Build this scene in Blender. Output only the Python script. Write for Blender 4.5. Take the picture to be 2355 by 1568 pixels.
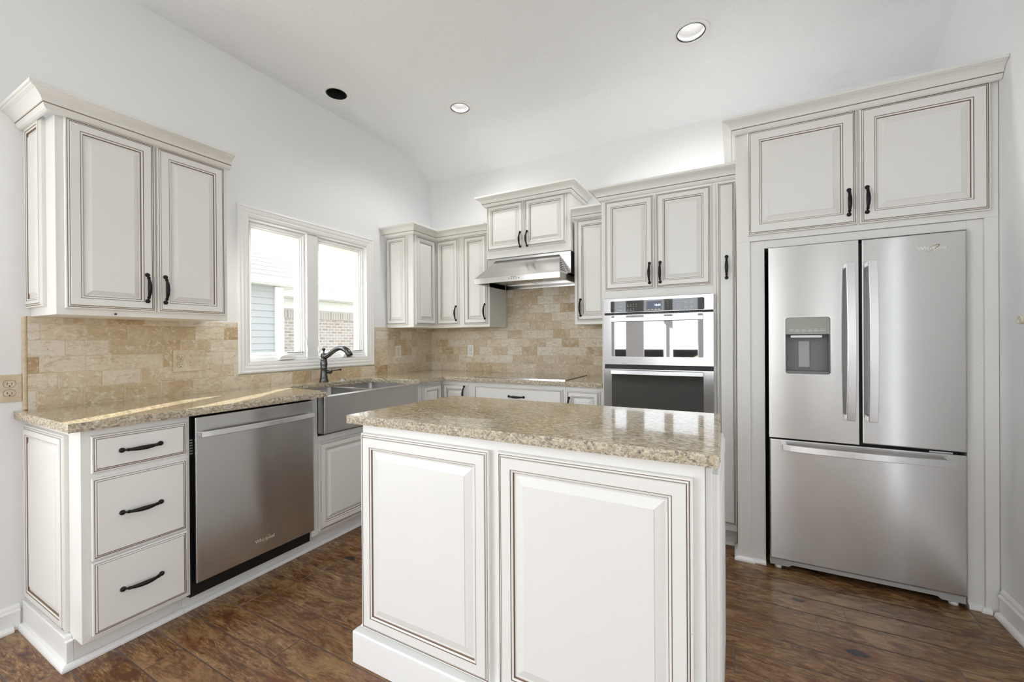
import bpy, bmesh, math, random
from mathutils import Vector, Matrix
from math import sin, cos, pi, radians
random.seed(7)
for o in list(bpy.data.objects): bpy.data.objects.remove(o)
sc = bpy.context.scene
COL = sc.collection

# ------------------------------------------------------------------ camera
CAM = Vector((2.7274, -3.3396, 1.2246))
_a, _p, _r = radians(28.2533), radians(-0.1253), radians(-0.371)
_F = Vector((-sin(_a)*cos(_p), cos(_a)*cos(_p), sin(_p)))
_R = Vector((cos(_a), sin(_a), 0)); _U = _R.cross(_F)
_R2 = _R*cos(_r) + _U*sin(_r); _U2 = _R2.cross(_F)
cd = bpy.data.cameras.new('camera'); cam = bpy.data.objects.new('camera', cd); COL.objects.link(cam)
cam.matrix_world = Matrix(((_R2.x, _U2.x, -_F.x, CAM.x), (_R2.y, _U2.y, -_F.y, CAM.y), (_R2.z, _U2.z, -_F.z, CAM.z), (0, 0, 0, 1)))
cd.sensor_width = 36; cd.sensor_fit = 'HORIZONTAL'; cd.lens = 955.63/2355*36
cd.shift_y = 0.5/2355; cd.clip_start = .05
sc.camera = cam
# ------------------------------------------------------------------ view, world, sun
sc.view_settings.view_transform = 'Standard'; sc.view_settings.look = 'None'
sc.view_settings.gamma = 1; sc.view_settings.use_curve_mapping = False
sc.view_settings.exposure = 0.44
sc.cycles.use_denoising = True
sc.cycles.max_bounces = 10; sc.cycles.diffuse_bounces = 7; sc.cycles.glossy_bounces = 5
sc.cycles.transparent_max_bounces = 12; sc.cycles.sample_clamp_indirect = 6
sc.cycles.caustics_reflective = False; sc.cycles.caustics_refractive = False
w = bpy.data.worlds.new('sky'); sc.world = w; w.use_nodes = True
bg = w.node_tree.nodes['Background']; bg.inputs[0].default_value = (.90, .95, 1, 1); bg.inputs[1].default_value = 3.0
sd = bpy.data.lights.new('sun', 'SUN'); sd.energy = 22; sd.angle = radians(.6); sd.color = (1, .97, .92)
sun = bpy.data.objects.new('sun', sd); COL.objects.link(sun)
sun.rotation_euler = Vector((.335, -.60, -.232)).to_track_quat('-Z', 'Y').to_euler()
def fill_light(loc, rot, sx, sy, radiance, col=(.87, .935, 1)):  # area lamps added out of view to brighten the room
    l = bpy.data.lights.new('added_fill_light', 'AREA'); l.shape = 'RECTANGLE'; l.size = sx; l.size_y = sy
    l.energy = radiance*pi*sx*sy; l.color = col
    o = bpy.data.objects.new('added_fill_light', l); COL.objects.link(o); o.location = loc; o.rotation_euler = rot
fill_light((-.14, -4.55, 1.36), (radians(112), 0, radians(-90)), 1.8, 2.4, 3.8)  # added fill lamp at an unseen opening in the left wall
fill_light((3.89, -2.10, 1.15), (radians(90), 0, radians(90)), .15, 2.1, 4.0)     # added strip lamp out of view, puts a bright stripe on the fridge
fill_light((3.89, -4.8, 1.5), (radians(90), 0, radians(90)), .95, 1.15, 3.5)    # added fill lamp further along the right wall, lightens the sink-wall cabinets

# ------------------------------------------------------------------ node helper and materials
MATS = {}
class NT:
    def __init__(s, name):
        s.m = bpy.data.materials.new(name); s.m.use_nodes = True; s.t = s.m.node_tree
        s.b = s.t.nodes['Principled BSDF']; s.out = s.t.nodes['Material Output']; MATS[name] = s.m
    def n(s, typ, **kw):
        x = s.t.nodes.new('ShaderNode'+typ)
        for k, v in kw.items(): setattr(x, k, v)
        return x
    def L(s, a, b): s.t.links.new(a, b)
    def put(s, sock, v):
        if hasattr(v, 'links') or isinstance(v, bpy.types.NodeSocket): s.L(v, sock)
        else: sock.default_value = v
    def math(s, op, a, b=0.0, c=None):
        x = s.n('Math', operation=op); s.put(x.inputs[0], a); s.put(x.inputs[1], b)
        if c is not None: s.put(x.inputs[2], c)
        return x.outputs[0]
    def pos(s): return s.n('NewGeometry').outputs['Position']
    def sep(s, v):
        x = s.n('SeparateXYZ'); s.L(v, x.inputs[0]); return x.outputs
    def comb(s, a, b, c=0.0):
        x = s.n('CombineXYZ'); s.put(x.inputs[0], a); s.put(x.inputs[1], b); s.put(x.inputs[2], c); return x.outputs[0]
    def scale(s, v, xyz):
        x = s.n('Mapping'); s.L(v, x.inputs[0]); x.inputs['Scale'].default_value = xyz; return x.outputs[0]
    def noise(s, v, scale, detail=4, rough=.55, dist=0.0):
        x = s.n('TexNoise'); s.L(v, x.inputs['Vector']); x.inputs['Scale'].default_value = scale
        x.inputs['Detail'].default_value = detail; x.inputs['Roughness'].default_value = rough
        x.inputs['Distortion'].default_value = dist; return x.outputs['Fac']
    def voro(s, v, scale, feature='F1', out='Distance'):
        x = s.n('TexVoronoi', feature=feature); s.L(v, x.inputs['Vector']); x.inputs['Scale'].default_value = scale
        return x.outputs[out]
    def white(s, v):
        x = s.n('TexWhiteNoise', noise_dimensions='3D'); s.L(v, x.inputs['Vector']); return x.outputs['Value']
    def ramp(s, f, stops, interp='LINEAR'):
        x = s.n('ValToRGB'); s.L(f, x.inputs[0]); r = x.color_ramp; r.interpolation = interp
        while len(r.elements) < len(stops): r.elements.new(.5)
        for e, (p, c) in zip(r.elements, stops):
            e.position = p; e.color = (c[0], c[1], c[2], 1) if hasattr(c, '__len__') else (c, c, c, 1)
        return x.outputs[0]
    def mix(s, f, a, b, mode='MIX'):
        x = s.n('Mix', data_type='RGBA', blend_type=mode); s.put(x.inputs[0], f)
        for k, v in ((6, a), (7, b)):
            if hasattr(v, '__len__') and not isinstance(v, bpy.types.NodeSocket): x.inputs[k].default_value = (v[0], v[1], v[2], 1)
            else: s.L(v, x.inputs[k])
        return x.outputs[2]
    def bump(s, h, strength=.3, dist=.002, prev=None):
        x = s.n('Bump'); s.L(h, x.inputs['Height']); x.inputs['Strength'].default_value = strength; x.inputs['Distance'].default_value = dist
        s.L(x.outputs[0], s.b.inputs['Normal'])
    def set(s, **kw):
        names = {'col': 'Base Color', 'rough': 'Roughness', 'metal': 'Metallic', 'spec': 'Specular IOR Level', 'coat': 'Coat Weight',
                 'coatr': 'Coat Roughness', 'aniso': 'Anisotropic', 'ecol': 'Emission Color', 'estr': 'Emission Strength', 'ior': 'IOR'}
        for k, v in kw.items():
            i = s.b.inputs[names[k]]
            if isinstance(v, bpy.types.NodeSocket): s.L(v, i)
            elif hasattr(v, '__len__'): i.default_value = (v[0], v[1], v[2], 1)
            else: i.default_value = v
        return s

def simple(name, col, rough=.5, metal=0., **kw):
    return NT(name).set(col=col, rough=rough, metal=metal, **kw).m

def paint(name, col, rough, bscale, bstr, bdist=.0012):
    t = NT(name); p = t.pos(); n = t.noise(p, bscale, 5, .6); t.bump(n, bstr, bdist)
    v = t.noise(p, 1.3, 2); t.set(col=t.mix(v, [c*.97 for c in col], [min(1, c*1.02) for c in col]), rough=rough); return t.m
paint('wall_paint', (.845, .85, .865), .6, 160, .25)
paint('trim_paint', (.86, .86, .855), .35, 60, .05)
# ceiling with knockdown texture
t = NT('ceiling_paint'); p = t.pos(); a = t.noise(t.scale(p, (1, 1, 1)), 55, 6, .62, .6)
t.bump(t.ramp(a, [(.42, 0), (.58, 1)]), .34, .0032); t.set(col=(.88, .895, .92), rough=.75)
# cream cabinet paint with tiny distressing specks
t = NT('cream_paint'); p = t.pos()
sp = t.voro(p, 34, out='Distance'); big = t.noise(p, 9, 2)
m = t.math('MULTIPLY', t.math('LESS_THAN', sp, .045), t.math('GREATER_THAN', big, .62))
t.set(col=t.mix(m, (.79, .785, .76), (.45, .38, .30)), rough=.34); t.bump(t.noise(p, 45, 3), .04, .001)
simple('glaze_brown', (.21, .135, .09), .45)
simple('groove_tan', (.52, .45, .35), .45)
# bronze hardware
t = NT('black_bronze'); p = t.pos(); n = t.noise(p, 400, 3); t.set(col=t.ramp(n, [(.4, (.012, .012, .014)), (.75, (.05, .045, .045))]), rough=.36, metal=.75); t.bump(n, .12, .0006)
t = NT('gunmetal'); t.set(col=(.12, .12, .123), rough=.2, metal=1.)
# stainless steel: brushed along one axis
def steel(name, col, rough, stretch, aniso=.0, streak=.06):
    t = NT(name); p = t.pos(); n = t.noise(t.scale(p, stretch), 60, 4, .7)
    t.set(col=col, metal=1., aniso=aniso)
    t.L(t.math('ADD', t.math('MULTIPLY', n, streak), rough-streak/2), t.b.inputs['Roughness'])
    t.bump(n, .035, .0008)
    if aniso:
        tg = t.n('Tangent', direction_type='RADIAL', axis='Z'); t.L(tg.outputs[0], t.b.inputs['Tangent']); t.b.inputs['Anisotropic Rotation'].default_value = .25
    return t.m
steel('steel_fridge', (.64, .635, .625), .22, (1.2, 1.2, 16), .9)
steel('steel_smooth', (.56, .557, .555), .16, (1, 1, 12), .3)
steel('steel_handle', (.76, .76, .77), .24, (14, 14, 1), .0)
steel('steel_hood', (.70, .69, .68), .22, (1.5, 8, 14), .3)
steel('steel_sink', (.52, .51, .50), .32, (1, 1, 10), .8, .10)
steel('steel_dishwasher', (.62, .615, .605), .20, (1, 1, 14), .9)
steel('steel_dark', (.30, .30, .31), .35, (1, 1, 1))
simple('plastic_grey', (.20, .205, .21), .4)
simple('plastic_lightgrey', (.42, .42, .41), .4)
simple('dispenser_panel', (.36, .355, .32), .25)
simple('black_plastic', (.006, .006, .007), .4)
simple('black_baffle', (.004, .004, .004), .8)
simple('white_plastic', (.86, .86, .85), .35)
simple('ivory_plastic', (.62, .58, .47), .4)
simple('almond_plastic', (.80, .76, .68), .35)
simple('bright_mark', (.75, .75, .74), .5)
simple('logo_silver', (.80, .78, .76), .3, .6)
simple('logo_gold', (.40, .28, .10), .3, .6)
simple('logo_dark', (.06, .05, .05), .4)
simple('baffle_white', (.62, .62, .62), .3)
t = NT('black_glass'); t.set(col=(.012, .012, .013), rough=.03, coat=.6, coatr=.01, ior=1.7)
t = NT('oven_mirror_glass'); t.set(col=(.42, .42, .43), rough=.02, metal=.9)
t = NT('oven_lower_glass'); t.set(col=(.03, .032, .033), rough=.04, coat=1., coatr=.01, ior=2.0)
t = NT('cooktop_glass'); t.set(col=(.10, .09, .075), rough=.04, coat=1., coatr=.01, ior=2.0)
simple('display_blue', (.10, .11, .20), .2)
t = NT('display_digits'); t.set(col=(.8, .9, 1), ecol=(.75, .88, 1), estr=2.2)
t = NT('lamp_glow'); t.set(col=(1, 1, 1), ecol=(1, .98, .95), estr=3.5)
# window glass: clear pane with faint mirror
t = NT('window_glass'); t.t.nodes.remove(t.b)
tr = t.n('BsdfTransparent'); tr.inputs[0].default_value = (.97, .98, .98, 1); gl = t.n('BsdfGlossy'); gl.inputs['Roughness'].default_value = .01
mx = t.n('MixShader'); mx.inputs[0].default_value = .05
pass; t.L(tr.outputs[0], mx.inputs[1]); t.L(gl.outputs[0], mx.inputs[2]); t.L(mx.outputs[0], t.out.inputs[0])

# granite: flowing tan ground, dark and pale flecks
def granite(name, stretch, sc_=1., pale=.0):
    t = NT(name); p0 = t.pos(); p = t.scale(p0, stretch)
    a = t.noise(p, 70*sc_, 7, .72, .7); b = t.noise(p, 20, 4, .6, .6); c = t.noise(p, 105*sc_, 5, .75, .5); q = t.noise(p, 58*sc_, 5, .7, .5)
    base = t.ramp(a, [(.30, (.16, .115, .06)), (.40, (.34, .255, .135)), (.47, (.50, .40, .235)), (.56, (.60, .50, .325)), (.66, (.72, .645, .49))])
    base = t.mix(t.ramp(b, [(.42, 0), (.66, .5)]), base, (.40, .31, .17))
    base = t.mix(t.ramp(q, [(.58, 0), (.66, .8)]), base, (.78, .74, .64))
    def grains(sc__, pal, amt, base):
        v = t.n('TexVoronoi', feature='F1'); dv = t.n('VectorMath', operation='ADD'); nz = t.n('TexNoise'); nz.inputs['Scale'].default_value = 60; t.L(p, nz.inputs['Vector'])
        sv = t.n('VectorMath', operation='SCALE'); t.L(nz.outputs['Color'], sv.inputs[0]); sv.inputs['Scale'].default_value = .012
        t.L(p, dv.inputs[0]); t.L(sv.outputs[0], dv.inputs[1]); t.L(dv.outputs[0], v.inputs['Vector']); v.inputs['Scale'].default_value = sc__
        return t.mix(amt, base, t.ramp(t.white(v.outputs['Position']), pal, 'CONSTANT'))
    base = grains(250*sc_, [(0, (.05, .04, .03)), (.12, (.24, .17, .09)), (.26, (.46, .36, .20)), (.48, (.60, .50, .32)), (.70, (.74, .67, .52)), (.88, (.84, .81, .74))], .50, base)
    base = t.mix(t.ramp(c, [(.39, .9), (.46, 0)]), base, (.045, .036, .028))
    r = t.voro(p, 42*sc_, out='Distance'); rb = t.noise(p0, 9, 1)
    base = t.mix(t.math('MULTIPLY', t.math('LESS_THAN', r, .16), t.math('GREATER_THAN', rb, .62)), base, (.30, .09, .02))
    if pale: base = t.mix(pale, base, (.74, .73, .70))
    t.set(col=base); return t
t = granite('granite_polished', (.38, 1.15, 1)); t.set(rough=.09, coat=.5, coatr=.03)
t = granite('granite_rough_edge', (.8, .8, 1), .9, pale=.18); t.set(rough=.45); t.bump(t.noise(t.pos(), 90, 5, .7), .9, .006)

# travertine tiles: running rows with random colour per tile; axis = which world axis runs along the wall
def travertine(name, axis, z0=.9415, h=.0745, wd=.150):
    t = NT(name); p = t.pos(); x, y, z = t.sep(p); u = y if axis == 'y' else x
    zr = t.math('DIVIDE', t.math('MAXIMUM', t.math('SUBTRACT', z, z0), .0022), h); row = t.math('FLOOR', zr); fz = t.math('FRACT', zr)
    ro = t.white(t.comb(row, 3.7)); par = t.math('MULTIPLY', t.math('FLOORED_MODULO', row, 2.0), .5)
    uu = t.math('ADD', t.math('DIVIDE', u, wd), t.math('ADD', par, t.math('MULTIPLY', ro, .22)))
    colm = t.math('FLOOR', uu); fu = t.math('FRACT', uu)
    idn = t.white(t.comb(colm, row, 1.3)); id2 = t.white(t.comb(row, colm, 7.9))
    eu = t.math('MULTIPLY', t.math('MINIMUM', fu, t.math('SUBTRACT', 1.0, fu)), wd); ez = t.math('MULTIPLY', t.math('MINIMUM', fz, t.math('SUBTRACT', 1.0, fz)), h)
    e = t.math('ADD', t.math('MINIMUM', eu, ez), t.math('MULTIPLY', t.math('SUBTRACT', t.noise(p, 130, 3), .5), .0016))
    grout = t.math('LESS_THAN', e, .0011)
    off = t.comb(t.math('MULTIPLY', idn, 9.0), t.math('MULTIPLY', id2, 9.0), 0.0)
    av = t.n('VectorMath', operation='ADD'); t.L(p, av.inputs[0]); t.L(off, av.inputs[1]); pv = av.outputs[0]
    base = t.ramp(idn, [(0, (.63, .52, .37)), (.13, (.50, .37, .21)), (.23, (.68, .58, .44)), (.40, (.57, .45, .30)), (.52, (.70, .61, .48)), (.66, (.54, .42, .26)), (.76, (.73, .67, .57)), (.94, (.44, .30, .15))], 'CONSTANT')
    cl = t.noise(pv, 9, 6, .62, 1.4); base = t.mix(t.ramp(cl, [(.42, 0), (.68, .55)]), base, (.74, .67, .55))
    st = t.noise(t.scale(pv, (1, 1, 2.4)), 17, 7, .72, 1.0); base = t.mix(t.ramp(st, [(.50, 0), (.66, .6)]), base, (.42, .29, .15))
    pit = t.noise(t.scale(pv, (1, 1, 1.5)), 60, 6, .72, .6); pm = t.ramp(pit, [(.58, 0), (.66, 1)])
    base = t.mix(t.math('MULTIPLY', pm, .45), base, (.36, .25, .13))
    pl = t.noise(pv, 45, 6, .7, .6); base = t.mix(t.ramp(pl, [(.54, 0), (.64, .6)]), base, (.83, .79, .71))
    base = t.mix(grout, base, (.66, .57, .43))
    t.set(col=base, rough=.46)
    hgt = t.math('SUBTRACT', t.math('MULTIPLY', t.ramp(e, [(.0, 0), (.0035, 1)]), 1.0), t.math('MULTIPLY', pm, .35))
    t.bump(hgt, .55, .0025); return t.m
travertine('travertine_left', 'y'); travertine('travertine_back', 'x')
t = NT('travertine_plain'); p = t.pos(); a = t.noise(p, 18, 6, .65, .8)
t.set(col=t.ramp(a, [(.3, (.50, .37, .21)), (.55, (.66, .53, .36)), (.75, (.74, .64, .48))]), rough=.45); t.bump(t.noise(p, 70, 5), .3, .002)
t = NT('stone_plate'); p = t.pos(); a = t.noise(p, 30, 6, .65, .8)
t.set(col=t.ramp(a, [(.3, (.56, .45, .30)), (.55, (.66, .56, .42)), (.75, (.74, .66, .54))]), rough=.4)

# wood floor: wide hand-scraped hickory planks running along x
t = NT('wood_floor'); p = t.pos(); x, y, z = t.sep(p); PW = .1285
yy = t.math('DIVIDE', t.math('ADD', y, 2.245), PW); row = t.math('FLOOR', yy); fy = t.math('FRACT', yy)
ro = t.white(t.comb(row, 2.1)); xx = t.math('ADD', t.math('DIVIDE', x, .95), t.math('MULTIPLY', ro, 5.0)); cl = t.math('FLOOR', xx); fx = t.math('FRACT', xx)
idn = t.white(t.comb(cl, row, 5.5)); id2 = t.white(t.comb(row, cl, 9.1))
off = t.comb(t.math('MULTIPLY', idn, 17.0), t.math('MULTIPLY', id2, 13.0), 0.0); av = t.n('VectorMath', operation='ADD'); t.L(p, av.inputs[0]); t.L(off, av.inputs[1]); pv = av.outputs[0]
g = t.noise(t.scale(pv, (1.2, 7, 1)), 5.5, 9, .72, 2.2); g2 = t.noise(t.scale(pv, (2.2, 36, 1)), 13, 8, .78, .5); bl = t.noise(t.scale(pv, (1, 2.0, 1)), 5.6, 8, .70, 1.4)
base = t.ramp(g, [(.32, (.030, .012, .006)), (.42, (.11, .042, .014)), (.49, (.22, .105, .038)), (.57, (.36, .20, .080)), (.70, (.56, .37, .18))])
base = t.mix(t.ramp(g2, [(.40, .85), (.55, 0)]), base, (.060, .027, .013))
base = t.mix(t.ramp(bl, [(.53, 0), (.61, .88)]), base, (.080, .026, .012))
base = t.mix(t.ramp(t.noise(t.scale(pv, (1, 2.2, 1)), 4.0, 6, .66, 1.2), [(.50, 0), (.64, .62)]), base, (.42, .265, .125))
base = t.mix(t.math('MULTIPLY', id2, .38), base, (.165, .075, .028))
kn = t.n('TexVoronoi', feature='F1'); t.L(t.scale(pv, (1, 1.9, 0)), kn.inputs['Vector']); kn.inputs['Scale'].default_value = 3.1; kd = kn.outputs['Distance']
kr = t.white(kn.outputs['Position']); kz = t.math('ADD', kd, t.math('MULTIPLY', t.noise(pv, 30, 4), .13))
km = t.math('MULTIPLY', t.ramp(kz, [(.165, 1), (.20, 0)]), t.math('GREATER_THAN', kr, .35))
base = t.mix(t.math('MULTIPLY', t.math('MULTIPLY', t.ramp(kz, [(.19, 1), (.40, 0)]), t.math('GREATER_THAN', kr, .35)), .6), base, (.13, .026, .006))
base = t.mix(km, base, (.018, .016, .022))
ey = t.math('MULTIPLY', t.math('MINIMUM', fy, t.math('SUBTRACT', 1.0, fy)), PW); ex = t.math('MULTIPLY', t.math('MINIMUM', fx, t.math('SUBTRACT', 1.0, fx)), .95)
e = t.math('MINIMUM', ey, ex); base = t.mix(t.ramp(e, [(.0011, .55), (.0020, 0)]), base, (.42, .32, .26)); base = t.mix(t.ramp(e, [(.0005, .95), (.0008, 0)]), base, (.03, .015, .01))  # pale rim paints the glint of bevelled plank edges; dark core is the joint
t.set(col=base)
t.L(t.math('ADD', .07, t.math('MULTIPLY', t.noise(pv, 14, 4), .16)), t.b.inputs['Roughness'])
hh = t.math('ADD', t.math('MULTIPLY', t.ramp(e, [(0, 0), (.005, 1)]), 1.0), t.math('ADD', t.math('MULTIPLY', bl, .9), t.math('MULTIPLY', g2, .16)))
t.bump(hh, .6, .0022)

# exterior
def brickmat(name, c1, c2, mortar, bw, bh, msz, axis='y'):
    t = NT(name); x, y, z = t.sep(t.pos()); v = t.comb(y if axis == 'y' else x, z)
    b = t.n('TexBrick'); t.L(v, b.inputs['Vector']); b.inputs['Scale'].default_value = 1; b.inputs['Brick Width'].default_value = bw
    b.inputs['Row Height'].default_value = bh; b.inputs['Mortar Size'].default_value = msz
    b.inputs['Color1'].default_value = (*c1, 1); b.inputs['Color2'].default_value = (*c2, 1); b.inputs['Mortar'].default_value = (*mortar, 1)
    t.set(col=b.outputs[0], rough=.9); return t.m
brickmat('brick_red', (.26, .20, .18), (.34, .30, .285), (.42, .41, .40), .21, .085, .012)
brickmat('brick_soldier', (.27, .22, .20), (.35, .31, .295), (.42, .41, .40), .085, .30, .012)
brickmat('roof_shingle', (.20, .205, .215), (.235, .24, .25), (.085, .085, .09), .42, .125, .013)
simple('siding', (.27, .275, .29), .7); simple('fascia_white', (.62, .62, .62), .6); simple('grass_dormant', (.30, .30, .20), .9); simple('bark', (.14, .11, .09), .9)

# ------------------------------------------------------------------ mesh builder
def wloc(o):
    l = Vector((0, 0, 0))
    while o: l += o.location; o = o.parent
    return l
class MB:
    def __init__(s): s.v = []; s.f = []; s.m = []; s.sm = []
    def add(s, vs, fs, mi=0, smooth=False):
        k = len(s.v); s.v += [Vector(v) for v in vs]
        for i, f in enumerate(fs):
            s.f.append([k+j for j in f]); s.m.append(mi[i] if isinstance(mi, list) else mi); s.sm.append(smooth)
        return s
    def box(s, x0, x1, y0, y1, z0, z1, mi=0):
        x0, x1 = sorted((x0, x1)); y0, y1 = sorted((y0, y1)); z0, z1 = sorted((z0, z1))
        return s.add([(x0, y0, z0), (x1, y0, z0), (x1, y1, z0), (x0, y1, z0), (x0, y0, z1), (x1, y0, z1), (x1, y1, z1), (x0, y1, z1)],
                     [(0, 3, 2, 1), (4, 5, 6, 7), (0, 1, 5, 4), (1, 2, 6, 5), (2, 3, 7, 6), (3, 0, 4, 7)], mi)
    def fbox(s, P, u0, u1, v0, v1, w0, w1, mi=0):
        c = [P(u, v, w_) for w_ in (w0, w1) for (u, v) in ((u0, v0), (u1, v0), (u1, v1), (u0, v1))]
        return s.add(c, [(0, 3, 2, 1), (4, 5, 6, 7), (0, 1, 5, 4), (1, 2, 6, 5), (2, 3, 7, 6), (3, 0, 4, 7)], mi)
    def rings(s, P, u0, v0, u1, v1, prof, cap=0, back=True):
        vs = []; n = len(prof)
        for (i, w_, mi) in prof:
            vs += [P(u0+i, v0+i, w_), P(u1-i, v0+i, w_), P(u1-i, v1-i, w_), P(u0+i, v1-i, w_)]
        fs = []; ms = []
        for k in range(n-1):
            for j in range(4):
                fs.append((4*k+j, 4*k+(j+1) % 4, 4*k+4+(j+1) % 4, 4*k+4+j)); ms.append(prof[k+1][2])
        if cap is not None: fs.append(tuple(4*(n-1)+j for j in range(4))); ms.append(cap)
        if back: fs.append((3, 2, 1, 0)); ms.append(0)
        return s.add(vs, fs, ms)
    def lathe(s, c, axis, prof, n=24, mi=0, smooth=True, caps=True):
        c = Vector(c); a = Vector(axis).normalized(); b = a.orthogonal().normalized(); d = a.cross(b)
        vs = []
        for (r, h) in prof:
            for k in range(n): q = 2*pi*k/n; vs.append(c+a*h+(b*cos(q)+d*sin(q))*r)
        fs = [(i*n+k, i*n+(k+1) % n, (i+1)*n+(k+1) % n, (i+1)*n+k) for i in range(len(prof)-1) for k in range(n)]
        s.add(vs, fs, mi, smooth)
        if caps:
            k0 = len(s.v)-len(vs); s.f.append([k0+k for k in reversed(range(n))]); s.m.append(mi); s.sm.append(False)
            e = len(s.v)-n; s.f.append([e+k for k in range(n)]); s.m.append(mi); s.sm.append(False)
        return s
    def tube(s, pts, radii, n=12, mi=0, up=None, flat=1.0):
        pts = [Vector(p) for p in pts]; vs = []
        upv = Vector(up) if up is not None else None; prev = None
        for i, p in enumerate(pts):
            tdir = (pts[min(i+1, len(pts)-1)]-pts[max(i-1, 0)]).normalized()
            if upv is not None: b = (upv-tdir*upv.dot(tdir)).normalized()
            else:
                b = tdir.orthogonal().normalized() if prev is None else (prev-tdir*prev.dot(tdir)).normalized()
            prev = b; d = tdir.cross(b); r = radii[i]
            ra, rb = r if hasattr(r, '__len__') else (r, r*flat)
            for k in range(n): q = 2*pi*k/n; vs.append(p+b*cos(q)*ra+d*sin(q)*rb)
        fs = [(i*n+k, i*n+(k+1) % n, (i+1)*n+(k+1) % n, (i+1)*n+k) for i in range(len(pts)-1) for k in range(n)]
        s.add(vs, fs, mi, True); k0 = len(s.v)-len(vs)
        s.f.append([k0+k for k in reversed(range(n))]); s.m.append(mi); s.sm.append(True)
        e = len(s.v)-n; s.f.append([e+k for k in range(n)]); s.m.append(mi); s.sm.append(True)
        return s
    def sweep(s, path, prof, z0, closed=False, side=1):
        """prof (out, z, mat) swept along an xy path with mitred corners; out is to the right of travel (side=1)"""
        n = len(path); P = [Vector((a, b, 0)) for a, b in path]; vs = []; mit = []
        for i in range(n):
            ds = []
            if closed or i > 0: ds.append((P[i]-P[i-1]).normalized())
            if closed or i < n-1: ds.append((P[(i+1) % n]-P[i]).normalized())
            ns = [Vector((d.y, -d.x, 0))*side for d in ds]
            if len(ns) == 2: m_ = ns[0]+ns[1]; m_ = m_/(m_.length_squared)*2
            else: m_ = ns[0]
            mit.append(m_)
        k = len(prof)
        for i in range(n):
            for (o_, z, mi) in prof: q = P[i]+mit[i]*o_; vs.append((q.x, q.y, z0+z))
        fs = []; ms = []
        for i in range(n if closed else n-1):
            j = (i+1) % n
            for a in range(k-1):
                f_ = (i*k+a, j*k+a, j*k+a+1, i*k+a+1); fs.append(f_ if side == 1 else f_[::-1]); ms.append(prof[a+1][2])
        if not closed: fs += [tuple(range(k)), tuple(reversed(range((n-1)*k, n*k)))]; ms += [0, 0]
        s.add(vs, fs, ms); return s
    def build(s, name, mats, parent=None, bevel=0, seg=2, loc=None, smooth_angle=None, norm=True):
        base = wloc(parent) if parent else Vector(loc or (0, 0, 0))
        me = bpy.data.meshes.new(name); me.from_pydata([tuple(v-base) for v in s.v], [], s.f)
        for m_ in ([mats] if isinstance(mats, str) else mats): me.materials.append(MATS[m_])
        for pl, mi, sm in zip(me.polygons, s.m, s.sm): pl.material_index = mi; pl.use_smooth = sm
        if norm:
            b = bmesh.new(); b.from_mesh(me); bmesh.ops.recalc_face_normals(b, faces=b.faces); b.to_mesh(me); b.free()
        o = bpy.data.objects.new(name, me); COL.objects.link(o)
        if parent: o.parent = parent
        else: o.location = base
        if bevel:
            md = o.modifiers.new('bevel', 'BEVEL'); md.width = bevel; md.segments = seg; md.limit_method = 'ANGLE'; md.angle_limit = radians(40)
        return o
def tag(o, label=None, cat=None, group=None, kind=None):
    for k, v in (('label', label), ('category', cat), ('group', group), ('kind', kind)):
        if v: o[k] = v
    return o
def thing(name, loc, label, cat, group=None):
    o = bpy.data.objects.new(name, None); COL.objects.link(o); o.location = loc; o.empty_display_size = .05
    return tag(o, label, cat, group)
def frame(o, facing):
    ox, oy, oz = o
    return {'+x': lambda u, v, w_: (ox+w_, oy+u, oz+v), '-y': lambda u, v, w_: (ox+u, oy-w_, oz+v),
            '-x': lambda u, v, w_: (ox-w_, oy-u, oz+v), '+y': lambda u, v, w_: (ox-u, oy+w_, oz+v)}[facing]
def rrect(cx, cy, hw, hh, r, n=6):
    out = []
    for (sx, sy, a0) in ((1, 1, 0), (-1, 1, 90), (-1, -1, 180), (1, -1, 270)):
        for k in range(n+1):
            a = radians(a0+90*k/n); out.append((cx+sx*(hw-r)+r*cos(a), cy+sy*(hh-r)+r*sin(a)))
    return out
def circle(cx, cy, r, n=40): return [(cx+r*cos(2*pi*k/n), cy+r*sin(2*pi*k/n)) for k in range(n)]
def fill(loops):
    """triangulate a polygon with holes; returns 2D verts and faces"""
    b = bmesh.new(); es = []
    for lp in loops:
        vs = [b.verts.new((x, y, 0)) for x, y in lp]
        es += [b.edges.new((vs[i], vs[(i+1) % len(vs)])) for i in range(len(vs))]
    bmesh.ops.triangle_fill(b, use_beauty=True, edges=es)
    b.verts.index_update(); V = [(v.co.x, v.co.y) for v in b.verts]
    F_ = [[v.index for v in f.verts] for f in b.faces]; b.free(); return V, F_
def holed(mb, P, loops, w0, w1, mi=0):
    """plate with holes between depths w0 and w1 in frame P"""
    V, F_ = fill(loops)
    mb.add([P(u, v, w1) for u, v in V], F_, mi); mb.add([P(u, v, w0) for u, v in V], F_, mi)
    for lp in loops:
        n = len(lp); mb.add([P(u, v, w0) for u, v in lp]+[P(u, v, w1) for u, v in lp], [(i, (i+1) % n, n+(i+1) % n, n+i) for i in range(n)], mi)
    return mb
def rect(a, b, c, d): return [(a, b), (c, b), (c, d), (a, d)]

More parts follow.
